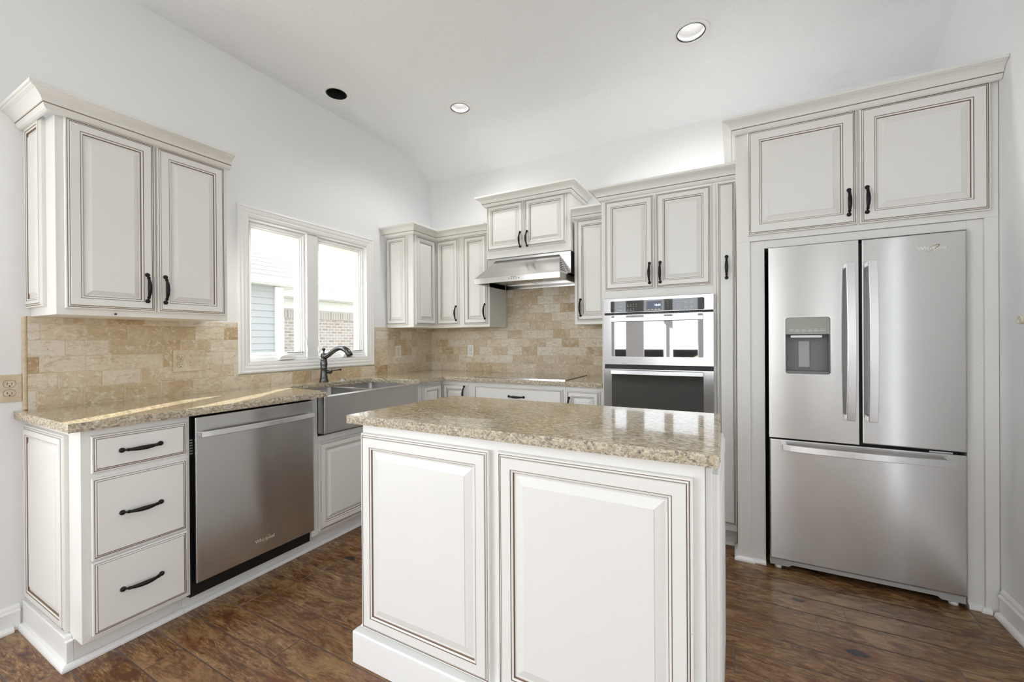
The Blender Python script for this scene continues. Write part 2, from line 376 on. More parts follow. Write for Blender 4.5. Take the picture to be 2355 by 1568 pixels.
# ------------------------------------------------------------------ door, drawer, crown, handle kit
EDGE = [(0, 0, 0), (0, .0115, 0), (.002, .0145, 0), (.0062, .0150, 0), (.0070, .0132, 1), (.0086, .0132, 1), (.0094, .0150, 0), (.0128, .0168, 0), (.0136, .0155, 1), (.0150, .0155, 1), (.0165, .0195, 0)]
def door_prof(F_, slope=.016):
    return EDGE + [(F_-.0115, .0195, 0), (F_-.0108, .0180, 1), (F_-.0092, .0180, 1), (F_-.0085, .0186, 0), (F_-.0030, .0165, 0), (F_-.0022, .0120, 1), (F_-.0002, .0112, 1), (F_+.006, .0105, 0), (F_+.006+slope, .0175, 0), (F_+.0075+slope, .0190, 0)]
def door(parent, P, u0, v0, u1, v1, F_=.055, w0=0., name='door', slope=.016):
    Q = lambda u, v, w_: P(u, v, w_+w0)
    return MB().rings(Q, u0, v0, u1, v1, door_prof(F_, slope)).build(name, ['cream_paint', 'glaze_brown'], parent, norm=False)
def slab(parent, P, u0, v0, u1, v1, w0=0., name='drawer_front'):
    Q = lambda u, v, w_: P(u, v, w_+w0)
    return MB().rings(Q, u0, v0, u1, v1, EDGE).build(name, ['cream_paint', 'glaze_brown'], parent, norm=False)
CROWN = [(0, 0, 0), (.007, .0, 0), (.013, .004, 0), (.018, .013, 0), (.020, .0215, 0), (.0215, .0225, 1), (.0215, .0245, 1), (.0245, .0255, 0), (.028, .036, 0), (.036, .0475, 0), (.047, .0565, 0), (.059, .0615, 0), (.0605, .064, 0), (.066, .0655, 0), (.066, .0785, 0), (0, .0785, 0)]
def crown(parent, path, z0, side=1):
    return MB().sweep(path, CROWN, z0, side=side).build('crown_molding', ['cream_paint', 'glaze_brown'], parent)
def handle(parent, P, cu, cv, w0, vertical=True, L=.138, name='handle'):
    if vertical: Q = lambda s_, w_: P(cu, cv+s_, w0+w_)
    else: Q = lambda s_, w_: P(cu+s_, cv, w0+w_)
    mb = MB(); h = L/2; o0 = Vector(Q(0, 0)); outv = (Vector(Q(0, 1))-o0)
    for sg in (-1, 1):
        c = Q(sg*(h-.0085), 0)
        mb.lathe(c, outv, [(.0094, 0), (.0099, .003), (.0086, .0068), (.0050, .0100), (.0012, .0108)], 16)
    pts = []; rad = []; N = 28
    for i in range(N+1):
        s_ = -1+2*i/N; a = abs(s_); x = s_*(h-.010)
        w_ = .0052 + .0215*max(0., 1-(a/.98)**2.2)**.9 if a < .98 else .0052
        r = .0036 if a > .88 else (.0036+.0014*(.88-a)/.12 if a > .76 else .0050+.0040*cos(a/.76*pi/2))
        pts.append(Q(x, w_)); rad.append((r*.72, r*1.0))
    mb.tube(pts, rad, 12, up=outv)
    for sg in (-1, 1):
        for a in (.73, .79):
            s_ = sg*a; w_ = .0052+.0215*(1-(a/.98)**2.2)**.9; x = s_*(h-.010)
            d = (Vector(Q(x+.001*sg, w_-.0009))-Vector(Q(x, w_))).normalized()
            mb.lathe(Q(x, w_), d, [(.0045, -.0012), (.0066, -.0006), (.0066, .0006), (.0045, .0012)], 14)
    return mb.build(name, 'black_bronze', parent)
def text(parent, s_, P, u, v, size, w0, mat, name='lettering', bold=.0, shear=0., ext=.0006, align='CENTER', squash=1.):
    cu = bpy.data.curves.new('lettering', 'FONT'); cu.body = s_; cu.size = size; cu.extrude = ext; cu.offset = bold; cu.shear = shear
    cu.align_x = align; cu.align_y = 'CENTER'; cu.resolution_u = 3
    tmp = bpy.data.objects.new('tmp', cu); COL.objects.link(tmp); dg = bpy.context.evaluated_depsgraph_get(); dg.update()
    me = bpy.data.meshes.new_from_object(tmp.evaluated_get(dg)); bpy.data.objects.remove(tmp)
    mb = MB(); mb.add([P(u+a.co.x*squash, v+a.co.y, w0+ext+a.co.z) for a in me.vertices], [list(p_.vertices) for p_ in me.polygons])
    bpy.data.meshes.remove(me); return mb.build(name, mat, parent)
def logo(parent, P, u, v, size, w0):
    b = text(parent, 'Whirlpool', P, u, v, size, w0, 'logo_silver', name='brand_lettering', bold=size*.012, ext=.0005)
    N = 40; pts = []; R_ = []
    for i in range(N+1):
        a = 2*pi*i/N + .5; x = size*1.15*cos(a); y = size*.30*sin(a); q = radians(33)
        pts.append(P(u+.1*size+x*cos(q)-y*sin(q), v+x*sin(q)+y*cos(q), w0+.0007)); R_.append(size*.035*(1.0+.8*cos(a)))
    MB().tube(pts, R_, 6).build('logo_swoosh', 'logo_gold', parent)
    return b

# ================================================================== STRUCTURE
XR = 3.752; ZC = 2.987; YB = -7.5; T = .15
def struct(o): o['kind'] = 'structure'; return o
Pf = lambda u, v, w_: (u, v, w_)
struct(MB().box(-.15, XR+.15, YB-.15, .15, -.08, 0).build('floor', 'wood_floor'))
# ceiling: flat part with three holes for the recessed lights, then the slope down to the cooktop wall
CANS = [(.236, -1.318, .072), (.899, -.745, .072), (2.511, -.742, .080)]
mb = MB(); V, F_ = fill([rect(-.15, YB-.15, XR+.15, -.46)] if 0 else [rect(-.15, YB-.15, XR+.15, -.44)] + [circle(c[0], c[1], c[2]) for c in CANS])
mb.add([(u, v, ZC) for u, v in V], F_)
prof = [(-.44, ZC), (-.40, 2.983), (-.36, 2.972), (-.30, 2.948), (0, 2.817), (.15, 2.752)]
mb.add([(x_, y_, z_) for (y_, z_) in prof for x_ in (-.15, XR+.15)], [(2*i, 2*i+1, 2*i+3, 2*i+2) for i in range(5)], 0, True)
mb.box(-.15, XR+.15, YB-.15, .15, 3.25, 3.30)
struct(mb.build('ceiling', 'ceiling_paint', norm=False))
# walls
Pl = lambda u, v, w_: (w_, u, v)               # left wall plane x=w, u=y, v=z
Pr = lambda u, v, w_: (XR+w_, u, v)
Pb = lambda u, v, w_: (u, w_, v)
win = rect(-1.800, 1.098, -.848, 2.008)
struct(holed(MB(), Pl, [[(YB, 0), (0, 0), (0, 2.84), (-.40, 3.2), (YB, 3.2)], win, rect(-5.45, .08, -3.65, 2.65)], -T, 0).build('wall_left', 'wall_paint'))
struct(MB().box(-.15, XR+.15, 0, .15, 0, 3.0).build('wall_back', 'wall_paint'))
struct(holed(MB(), Pr, [rect(YB, 0, 0, 3.2), rect(-2.175, .1, -2.025, 2.2), rect(-5.3, .9, -4.3, 2.1)], 0, T).build('wall_right', 'wall_paint'))  # both holes are unseen openings added for their light
struct(holed(MB(), Pb, [rect(-.15, 0, XR+.15, 3.2), rect(.20, .06, 3.5, 2.8)], YB-T, YB).build('wall_front', 'wall_paint'))
# patio door frames behind the camera (they show in the oven glass and steel)
mb = MB()
for a, b in ((.20, .26), (.53, .92), (1.35, 1.53), (2.03, 2.22), (2.72, 2.90), (3.42, 3.5)): mb.box(a, b, YB-.10, YB-.04, .06, 2.8)
mb.box(.20, 3.5, YB-.10, YB-.04, .06, .16); mb.box(.20, 3.5, YB-.10, YB-.04, 2.7, 2.8)
struct(mb.build('door_1', 'trim_paint'))
mb = MB(); 
for a in (-5.45, -4.88, -4.28, -3.72): mb.box(-.10, -.04, a, a+.07, .08, 2.65)
mb.box(-.10, -.04, -5.45, -3.65, .08, .16); mb.box(-.10, -.04, -5.45, -3.65, 2.57, 2.65); struct(mb.build('added_window_2', 'trim_paint'))  # unseen window, added to bring light in from the left
mb = MB()
for a in (-5.3, -4.84, -4.37): mb.box(XR+.04, XR+.10, a, a+.07, .9, 2.1)
mb.box(XR+.04, XR+.10, -5.3, -4.3, .9, .97); mb.box(XR+.04, XR+.10, -5.3, -4.3, 2.03, 2.1); struct(mb.build('added_window_3', 'trim_paint'))  # unseen window, added to bring light in from the right
# baseboards with shoe moulding
BASE = [(0, 0, 0), (.012, 0, 0), (.012, .085, 0), (.017, .087, 0), (.017, .094, 0), (.010, .101, 0), (.010, .112, 0), (.004, .122, 0), (0, .124, 0)]
SHOE = [(0, 0, 0), (.017, 0, 0), (.0165, .008, 0), (.013, .015, 0), (.006, .020, 0), (0, .021, 0)]
def shoe(mb, path, off=0, side=1): mb.sweep(path, [(a+off, b, c) for a, b, c in SHOE], 0, side=side)
mb = MB(); mb.sweep([(0, -2.772), (0, -3.65)], [(a, b*.86, c) for a, b, c in BASE], 0, side=-1); shoe(mb, [(0, -2.792), (0, -3.65)], .012, -1)
struct(mb.build('baseboard_left', 'trim_paint'))
mb = MB(); mb.sweep([(XR, -.735), (XR, -3.3)], BASE, 0, side=1); shoe(mb, [(XR, -.735), (XR, -3.3)], .012, 1)
struct(mb.build('baseboard_right', 'trim_paint'))

# ---------------- window over the sink
CAS = [(0, 0, 0), (0, .014, 0), (.004, .019, 0), (.012, .021, 0), (.017, .017, 0), (.026, .016, 0), (.030, .0185, 0), (.040, .0165, 0), (.047, .0125, 0), (.053, .014, 0), (.066, .011, 0), (.072, .009, 0), (.072, -.005, 0)]
PW_ = frame((0, 0, 0), '+x')
wo = MB().rings(PW_, -1.875, 1.024, -.773, 2.090, CAS, cap=None, back=False).build('window_1', 'trim_paint', norm=False); struct(wo)
JAMB = [(0, .009, 0), (0, -.02, 0), (.006, -.02, 0), (.006, -.13, 0)]
mb = MB().rings(PW_, -1.8015, 1.0975, -.8465, 2.0095, JAMB, cap=None, back=False)
mb.fbox(PW_, -1.803, -.845, 1.096, 1.118, -.10, -.012)
mb.build('window_frame', 'trim_paint', wo)
MB().fbox(PW_, -1.388, -1.298, 1.10, 2.005, -.10, -.004).build('mullion', 'trim_paint', wo, bevel=.002)
for (a, b) in ((-1.797, -1.388), (-1.298, -.851)):
    SASH = [(0, -.10, 0), (0, -.030, 0), (.004, -.026, 0), (.014, -.026, 0), (.017, -.034, 0), (.026, -.034, 0), (.029, -.040, 0), (.036, -.042, 0), (.040, -.052, 0), (.040, -.066, 0), (.040, -.10, 0)]
    mb = MB().rings(PW_, a, 1.112, b, 2.002, SASH, cap=None, back=False)
    s_ = mb.build('sash', 'trim_paint', wo, norm=False)
    MB().fbox(PW_, a+.036, b-.036, 1.148, 1.966, -.0655, -.0625).build('glass_pane', 'window_glass', s_)
    c = (a+b)/2
    # crank cover with folding handle
    mb = MB(); mb.fbox(PW_, c-.015, c+.105, 1.102, 1.109, -.02, .012)
    prof_ = [(0, 1.109), (0, 1.118), (.012, 1.128), (.030, 1.136), (.055, 1.137), (.085, 1.131), (.108, 1.124), (.114, 1.116), (.114, 1.109)]
    vs = [PW_(c-.012+a_, b_, -.022) for a_, b_ in prof_]+[PW_(c-.012+a_, b_-.003, .008) for a_, b_ in prof_]; n_ = len(prof_)
    mb.add(vs, [(i, (i+1) % n_, n_+(i+1) % n_, n_+i) for i in range(n_)]+[tuple(range(n_, 2*n_)), tuple(reversed(range(n_)))])
    mb.build('crank_handle', 'white_plastic', wo, bevel=.002)
    # opening arm lying on the sill, small lock lever on the stile
    MB().fbox(PW_, b-.135, b-.012, 1.147, 1.151, -.034, -.026).build('hinge_arm', 'steel_dark', wo)
    u_ = -1.392 if a < -1.5 else -1.294
    MB().tube([PW_(u_, 1.26, -.012), PW_(u_, 1.20, -.006), PW_(u_+.003, 1.165, .004), PW_(u_, 1.14, .002)], [.004, .005, .006, .004], 8, up=(0, 1, 0)).build('lock_lever', 'white_plastic', wo)

# ---------------- neighbour house outside
H = thing('house', (-6, 2, 0), 'pale shingle-roofed brick and clapboard house seen through the window over the sink', 'house')
mb = MB(); z = .2
while z < 2.35:                     # clapboards, each a tilted board
    mb.add([(-5.2, -6, z), (-5.2, 1.62, z), (-5.215, 1.62, z+.125), (-5.215, -6, z+.125), (-5.215, -6, z), (-5.215, 1.62, z)], [(0, 1, 2, 3), (4, 5, 1, 0)]); z += .125
mb.box(-8, -5.23, -6, 1.62, 0, 2.4); mb.build('siding_wall', 'siding', H)
MB().box(-5.26, -5.17, 1.62, 1.79, 0, 2.3).build('corner_trim', 'fascia_white', H)
MB().box(-8.2, -7.9, 1.6, 12, 0, 2.10).build('brick_wall', 'brick_red', H)
MB().box(-7.93, -7.88, 1.6, 12, 1.87, 2.12).build('soldier_course', 'brick_soldier', H)
MB().box(-8.2, -7.86, 1.6, 12, 2.12, 2.40).build('frieze_board', 'fascia_white', H)
MB().box(-5.10, -4.93, -6, 2.15, 2.33, 2.46).box(-6.5, -5.0, -6, 2.15, 2.31, 2.33).build('fascia', 'fascia_white', H)
MB().box(-7.65, -7.44, 1.0, 9.0, 2.40, 2.53).box(-8.2, -7.6, 1.0, 9.0, 2.38, 2.40).build('fascia', 'fascia_white', H)
def roof(x0, z0, s_, y0, y1, pitch=.5):
    return MB().add([(x0, y0, z0), (x0, y1, z0), (x0-s_, y1, z0+s_*pitch), (x0-s_, y0, z0+s_*pitch), (x0, y0, z0-.05), (x0, y1, z0-.05), (x0-s_, y1, z0+s_*pitch-.05), (x0-s_, y0, z0+s_*pitch-.05)],
                    [(0, 1, 2, 3), (7, 6, 5, 4), (0, 4, 5, 1), (1, 5, 6, 2), (2, 6, 7, 3), (3, 7, 4, 0)])
roof(-4.98, 2.45, 3.6, -6, 2.05).build('roof', 'roof_shingle', H); roof(-7.50, 2.51, 6.2, .5, 8.8).build('roof', 'roof_shingle', H)
tag(MB().box(-60, -.16, -60, 60, -.3, -.2).box(-60, 60, -60, YB-.2, -.3, -.2).box(XR+.2, 60, YB-.2, 60, -.3, -.2).build('lawn', 'grass_dormant'), 'dormant pale lawn around the house outside', 'lawn', kind='stuff')

# ================================================================== BACKSPLASHES
b1 = MB(); holed(b1, Pl, [[(-2.745, .9345), (-.013, .9345), (-.013, 1.343), (-.775, 1.343), (-.775, 1.020), (-1.873, 1.020), (-1.873, 1.343), (-2.745, 1.343)]], .0005, .012)
b1 = b1.build('backsplash', 'travertine_left', loc=(0, -1.5, .935)); tag(b1, 'tumbled travertine tile backsplash under the window, along the sink wall', 'backsplash')
MB().box(.0005, .015, -2.759, -2.745, .935, 1.343).build('pencil_trim', 'travertine_plain', b1, bevel=.006, seg=3)
for a, b in ((-2.745, -1.876), (-.772, -.014)): MB().box(.0005, .013, a, b, 1.318, 1.345).build('cap_row', 'travertine_left', b1, bevel=.002)
b2 = MB(); holed(b2, Pb, [[(.0005, .9345), (1.947, .9345), (1.947, 1.341), (1.645, 1.341), (1.645, 1.688), (.893, 1.688), (.893, 1.341), (.0005, 1.341)]], -.012, -.0005)
b2 = b2.build('backsplash', 'travertine_back', loc=(1, 0, .935)); tag(b2, 'tumbled travertine tile backsplash behind the cooktop, below the range hood', 'backsplash')

# ================================================================== BASE CABINETS, sink wall (facing +x)
FX = .585            # face-frame plane
def body(parent, boxes, name='cabinet_body', bevel=.0015):
    mb = MB()
    for b in boxes: mb.box(*b)
    return mb.build(name, 'cream_paint', parent, bevel=bevel)
P = frame((FX, 0, 0), '+x')
A = thing('drawer_cabinet', (.3, -2.57, 0), 'cream three-drawer base cabinet with panelled end, left of the dishwasher', 'cabinet')
body(A, [(0.002, FX, -2.742, -2.393, .102, .900), (0.002, .51, -2.742, -2.393, 0.0, .102)])
for (z0, z1) in ((.733, .874), (.405, .713), (.120, .412-.0)):
    if z1 == .412: z1 = .396
    dr = slab(A, P, -2.716, z0, -2.408, z1, name='drawer'); handle(dr, P, -2.568, (z0+z1)/2, .0195, False, .141)
PE = frame((0, -2.742, 0), '-y')
door(A, PE, .002, .118, .468, .872, .050, name='end_panel')
mb = MB(); mb.box(.002, .492, -2.764, -2.742, 0, .112).box(.492, .51, -2.764, -2.742, 0, .10); mb.build('plinth', 'trim_paint', A, bevel=.003)
mb = MB(); shoe(mb, [(.002, -2.764), (.5125, -2.764), (.5125, -2.393)]); mb.build('shoe_molding', 'trim_paint', A)
# toe board running under dishwasher and sink cabinet
tk = thing('toe_kick_board', (.52, -1.7, 0), 'white toe-kick board along the floor below the dishwasher and sink cabinet', 'trim board')
MB().box(.497, .5125, -2.3925, -.60, .0005, .076).build('board', 'trim_paint', tk, bevel=.001)
mb = MB(); shoe(mb, [(.5125, -2.392), (.5125, -.55)]); mb.build('shoe_molding', 'trim_paint', tk)

# dishwasher
D = thing('dishwasher', (.3, -2.09, 0), 'stainless steel dishwasher with curved bar handle under the left countertop', 'dishwasher')
MB().box(.01, .570, -2.389, -1.793, .080, .897).build('tub', 'black_plastic', D)
MB().box(.572, .596, -2.3775, -1.797, .148, .890).build('edge_band', 'black_plastic', D)
dd = MB().box(.5965, .612, -2.3805, -1.794, .150, .890).build('door', 'steel_dishwasher', D, bevel=.004, seg=3)
PD = frame((.612, 0, 0), '+x')
def bar_handle(parent, P, ua, ub, v, bow, hgt, th=.010, vertical=False, base=.014, name='handle', n=18):
    mb = MB(); vs = []; N = n
    for i in range(N+1):
        s_ = i/N; c = ua+(ub-ua)*s_; w_ = base+bow*(1-(2*s_-1)**2)
        for (a, b) in ((-hgt/2, w_), (hgt/2, w_), (hgt/2, w_+th), (-hgt/2, w_+th)):
            vs.append(P(v+a, c, b) if vertical else P(c, v+a, b))
    fs = [(4*i+j, 4*i+(j+1) % 4, 4*i+4+(j+1) % 4, 4*i+4+j) for i in range(N) for j in range(4)]+[(0, 1, 2, 3), tuple(4*N+j for j in (3, 2, 1, 0))]
    mb.add(vs, fs)
    for e, sg in ((ua, 1), (ub, -1)):
        e0, e1 = sorted((e, e+sg*.022))
        if vertical: mb.fbox(P, v-hgt*.42, v+hgt*.42, e0, e1, 0, base+.006)
        else: mb.fbox(P, e0, e1, v-hgt*.42, v+hgt*.42, 0, base+.006)
    return mb.build(name, 'steel_handle', parent, bevel=.002)
bar_handle(dd, PD, -2.366, -1.800, .812, .020, .026)
logo(dd, PD, -2.075, .222, .0235, .0002)
MB().box(.52, .548, -2.389, -1.80, .0765, .146).box(.548, .556, -1.86, -1.81, .10, .13).build('kick_panel', 'black_plastic', D)
mb = MB()
for k in range(6): mb.box(.571, .586, -2.392, -2.3805, .785-.012*k, .791-.012*k)
mb.build('vent_slots', 'plastic_grey', D)

# sink base cabinet
S = thing('sink_cabinet', (.3, -1.33, 0), 'cream sink base cabinet with raised-panel doors below the apron sink', 'cabinet')
body(S, [(.002, FX, -1.790, -1.7495, .102, .900), (.002, FX, -.9495, -.865, .102, .900), (.002, FX, -1.7495, -.9495, .102, .672), (.002, .497, -1.790, -.865, .0, .101)])
P = frame((FX, 0, 0), '+x')
for (a, b) in ((-1.752, -1.362), (-1.346, -.955)): door(S, P, a, .122, b, .638, .052)
# apron sink
SK = thing('apron_sink', (.43, -1.355, .9), 'stainless steel double-bowl apron-front sink below the window', 'sink')
Pt = lambda u, v, w_: (u, v, w_)
b_out = rect(.155, -1.746, .640, -.953); bowl1 = rrect(.390, -1.534, .218, .196, .03); bowl2 = rrect(.390, -1.139, .218, .174, .03)
mb = MB(); V, F_ = fill([b_out, bowl1, bowl2]); mb.add([(u, v, .9015) for u, v in V], F_)
for lp in (bowl1, bowl2):
    n_ = len(lp); cx = sum(a for a, _ in lp)/n_; cy = sum(b for _, b in lp)/n_
    lp2 = [(cx+(a-cx)*.96, cy+(b-cy)*.96) for a, b in lp]
    mb.add([(a, b, .9015) for a, b in lp]+[(a, b, .712) for a, b in lp]+[(a, b, .705) for a, b in lp2], [(i, (i+1) % n_, n_+(i+1) % n_, n_+i) for i in range(n_)]+[(n_+i, n_+(i+1) % n_, 2*n_+(i+1) % n_, 2*n_+i) for i in range(n_)]+[tuple(range(2*n_, 3*n_))], 0, True)
mb.add([(a, b, z_) for z_ in (.9015, .69) for a, b in b_out], [(0, 1, 5, 4), (1, 2, 6, 5), (2, 3, 7, 6), (3, 0, 4, 7), (7, 6, 5, 4)])
mb.build('bowls', 'steel_sink', SK)
MB().box(.587, .648, -1.749, -.950, .692, .9065).build('apron', 'steel_sink', SK, bevel=.004, seg=3)
for cy in (-1.541, -1.137): MB().lathe((.38, cy, .706), (0, 0, 1), [(.045, 0), (.045, .003), (.030, .003), (.028, -.001)], 24).build('drain', 'steel_smooth', SK)

# corner base cabinet (L-shaped, two hinged doors meeting at the inside corner)
FY = -.585
K = thing('corner_base_cabinet', (.3, -.3, 0), 'cream corner base cabinet with two small doors meeting in the inside corner', 'cabinet')
body(K, [(.002, FX, -.865, FY, .102, .900), (.002, .892, FY, -.014, .102, .900), (.002, .497, -.865, -.014, 0, .102), (.002, .892, -.50, -.014, 0, .102)])
P = frame((FX, 0, 0), '+x'); Q = frame((0, FY, 0), '-y')
door(K, P, -.842, .122, -.606, .876, .050); kd_ = door(K, Q, .606, .122, .852, .876, .050); handle(kd_, Q, .822, .797, .0195, True)
# cooktop base cabinet
O = thing('cooktop_cabinet', (1.28, -.3, 0), 'cream wide-drawer base cabinet directly below the cooktop', 'cabinet')
body(O, [(.893, 1.672, FY, -.014, .102, .900), (.893, 1.672, -.50, -.014, 0, .102)])
for (z0, z1) in ((.735, .874), (.440, .716), (.122, .420)):
    dr = slab(O, Q, .918, z0, 1.655, z1, name='drawer'); handle(dr, Q, 1.290, (z0+z1)/2, .0195, False, .141)
# narrow base cabinet
N_ = thing('narrow_base_cabinet', (1.8, -.3, 0), 'narrow cream base cabinet between the cooktop cabinet and the wall oven', 'cabinet')
body(N_, [(1.673, 1.946, FY, -.014, .102, .900), (1.673, 1.946, -.50, -.014, 0, .102)])
nd = door(N_, Q, 1.684, .122, 1.922, .874, .050); handle(nd, Q, 1.705, .760, .0195, True)

# ================================================================== COUNTERTOPS
def slab_top(parts_loops, z0, z1, name, label, loc, rough, smooth_edge=()):
    """polished slab with chiselled edges. loop = [(x, y, rough?)...] flag belongs to the edge leaving that vertex"""
    rnd = random.Random(3); mb = MB(); N_ROW = 3
    lp = parts_loops; n = len(lp); area = sum(lp[i][0]*lp[(i+1) % n][1]-lp[(i+1) % n][0]*lp[i][1] for i in range(n))/2; sg = 1 if area > 0 else -1
    cols = []   # list of columns of (x,y,z)
    for i in range(n):
        x0_, y0_, rf = lp[i]; x1_, y1_, _ = lp[(i+1) % n]; L = math.hypot(x1_-x0_, y1_-y0_); nx, ny = (y1_-y0_)/L*sg, -(x1_-x0_)/L*sg
        k = max(1, int(L/.011)) if rf else 1
        for j in range(k):
            s_ = j/k; x_, y_ = x0_+(x1_-x0_)*s_, y0_+(y1_-y0_)*s_; c = []
            for r_ in range(N_ROW+2):
                zz = z1-(z1-z0)*r_/(N_ROW+1)
                d = 0
                if rf and j > 0: d = rnd.uniform(-.0042, .0012) if 0 < r_ <= N_ROW else rnd.uniform(-.0045, -.0015)
                elif rf: d = -.002
                c.append((x_+nx*d, y_+ny*d, zz+(rnd.uniform(-.002, .002) if rf and 0 < r_ <= N_ROW else 0)))
            cols.append(c)
    m_ = len(cols); R_ = N_ROW+2; vs = [v for c in cols for v in c]
    mb.add(vs, [(i*R_+r_, ((i+1) % m_)*R_+r_, ((i+1) % m_)*R_+r_+1, i*R_+r_+1) for i in range(m_) for r_ in range(R_-1)], 1)
    V, F_ = fill([[(c[0][0], c[0][1]) for c in cols]]); mb.add([(a, b, z1) for a, b in V], F_, 0)
    V, F_ = fill([[(c[-1][0], c[-1][1]) for c in cols]]); mb.add([(a, b, z0) for a, b in V], F_, 1)
    o = mb.build(name, ['granite_polished', 'granite_rough_edge'], loc=loc)
    return tag(o, label, 'countertop')
slab_top([(.002, -2.785, True), (.630, -2.785, True), (.632, -1.712, True), (.194, -1.690, True), (.194, -.976, True), (.632, -.925, True), (.632, -.622, True), (1.945, -.622, False), (1.945, -.002, False), (.002, -.002, False)],
         .9015, .9345, 'countertop', 'L-shaped tan speckled granite countertop along both walls around the sink', (.3, -1.5, .9345), 0)
slab_top([(1.416, -2.243, True), (2.694, -2.224, True), (2.676, -1.594, True), (1.452, -1.606, True)], .912, .944, 'countertop', 'rectangular tan speckled granite top on the centre island', (2.05, -1.92, .944), 0)

# ================================================================== ISLAND
I = thing('kitchen_island', (2.05, -1.92, 0), 'cream island cabinet with two raised panels facing the camera', 'kitchen island')
body(I, [(1.458, 2.658, -2.200, -1.63, 0.0, .9115)])
P = frame((0, -2.200, 0), '-y')
door(I, P, 1.462, .130, 2.036, .874, .060, name='raised_panel', slope=.026); door(I, P, 2.066, .130, 2.632, .876, .060, name='raised_panel', slope=.026)
MB().box(2.6585, 2.6735, -2.170, -1.632, 0, .896).build('side_board', 'cream_paint', I, bevel=.002)
P = frame((2.6735, 0, 0), '+x'); door(I, P, -2.166, .128, -1.636, .880, .060, name='side_panel')
mb = MB(); mb.box(1.434, 2.662, -2.238, -2.2005, 0, .122).box(1.434, 1.4575, -2.2005, -1.62, 0, .122); mb.build('baseboard', 'trim_paint', I, bevel=.006, seg=3)

# ================================================================== COOKTOP and FAUCET
ct = thing('cooktop', (1.28, -.32, .935), 'flush black glass cooktop set in the counter below the range hood', 'cooktop')
MB().box(.905, 1.665, -.575, -.07, .9347, .9405).build('glass_surface', 'cooktop_glass', ct, bevel=.002)
MB().box(.902, 1.668, -.580, -.5755, .9347, .9425).build('steel_trim', 'steel_smooth', ct)
for (cx, cy, r) in ((1.09, -.44, .09), (1.48, -.44, .075), (1.09, -.20, .07), (1.48, -.20, .10)): MB().lathe((cx, cy, .9406), (0, 0, 1), [(r, 0), (r, .0001), (r-.0015, .0001), (r-.0015, 0)], 40, caps=False).build('burner_ring', 'plastic_grey', ct)

fx, fy, fz = .115, -1.345, .9345
FA = thing('faucet', (fx, fy, fz), 'dark gunmetal single-lever faucet with arched spout behind the sink', 'faucet')
MB().lathe((fx, fy, fz), (0, 0, 1), [(.033, 0), (.033, .005), (.029, .009), (.030, .014), (.027, .024), (.0225, .060), (.0205, .092), (.022, .096), (.024, .101), (.022, .105), (.024, .120), (.0255, .134), (.022, .148), (.0215, .156), (.024, .160), (.020, .165), (.017, .172)], 28).build('body', 'gunmetal', FA)
hd = MB(); hd.lathe((fx, fy, fz+.170), (0, 0, 1), [(.017, 0), (.020, .010), (.021, .02), (.019, .030), (.021, .034), (.009, .038), (.006, .046), (.008, .056), (.013, .066), (.0135, .070), (.006, .074)], 24).build('finial', 'gunmetal', FA)
sp = [(0, .178), (.022, .183), (.05, .196), (.085, .218), (.12, .237), (.155, .245), (.19, .240), (.217, .224), (.236, .202), (.243, .190)]
MB().tube([(fx+a, fy+a*.10, fz+b) for a, b in sp], [.020, .017, .0165, .0165, .017, .0185, .020, .0215, .0215, .021], 18, up=(0, 1, 0)).build('spout', 'gunmetal', FA)
lv = MB().lathe((fx, fy+.015, fz+.072), (0, 1, 0), [(.014, 0), (.015, .02), (.020, .028), (.020, .042), (.012, .048), (.007, .052)], 20)
lv.tube([(fx, fy+.06, fz+.074), (fx+.004, fy+.10, fz+.078), (fx+.006, fy+.135, fz+.080)], [.0055, .0045, .0065], 12); lv.lathe((fx+.006, fy+.132, fz+.080), (0, 1, .08), [(.002, 0), (.008, .004), (.0085, .009), (.003, .014)], 14)
lv.build('lever', 'gunmetal', FA)
tag(MB().lathe((.10, -1.17, .9348), (0, 0, 1), [(.022, 0), (.024, .003), (.020, .006), (.004, .007)], 24).build('hole_cover', 'steel_smooth', loc=(.10, -1.17, .9348)), 'small round steel hole cover on the counter beside the faucet', 'cap')

# ================================================================== UPPER CABINETS
Z0 = 1.342
U1 = thing('wall_cabinet', (.15, -2.42, Z0), 'cream two-door wall cabinet left of the window, with crown and end panel', 'cabinet', None)
body(U1, [(.002, .310, -2.732, -2.088, Z0, 2.15)])
MB().box(.002, .03, -2.088, -2.070, Z0, 2.15).build('scribe_strip', 'cream_paint', U1)
P = frame((.310, 0, 0), '+x')
d = door(U1, P, -2.708, 1.368, -2.408, 2.152, .056); handle(d, P, -2.442, 1.477, .0195)
d = door(U1, P, -2.400, 1.368, -2.104, 2.152, .056); handle(d, P, -2.373, 1.476, .0195)
door(U1, frame((0, -2.732, 0), '-y'), .002, 1.378, .205, 2.165, .040, name='end_panel', slope=.014)
crown(U1, [(.002, -2.752), (.330, -2.752), (.330, -2.085)], 2.148)
MB().lathe((.318, -2.55, 1.352), (1, 0, 0), [(.004, -.008), (.004, .0)], 12).build('screw_hole', 'black_plastic', U1)

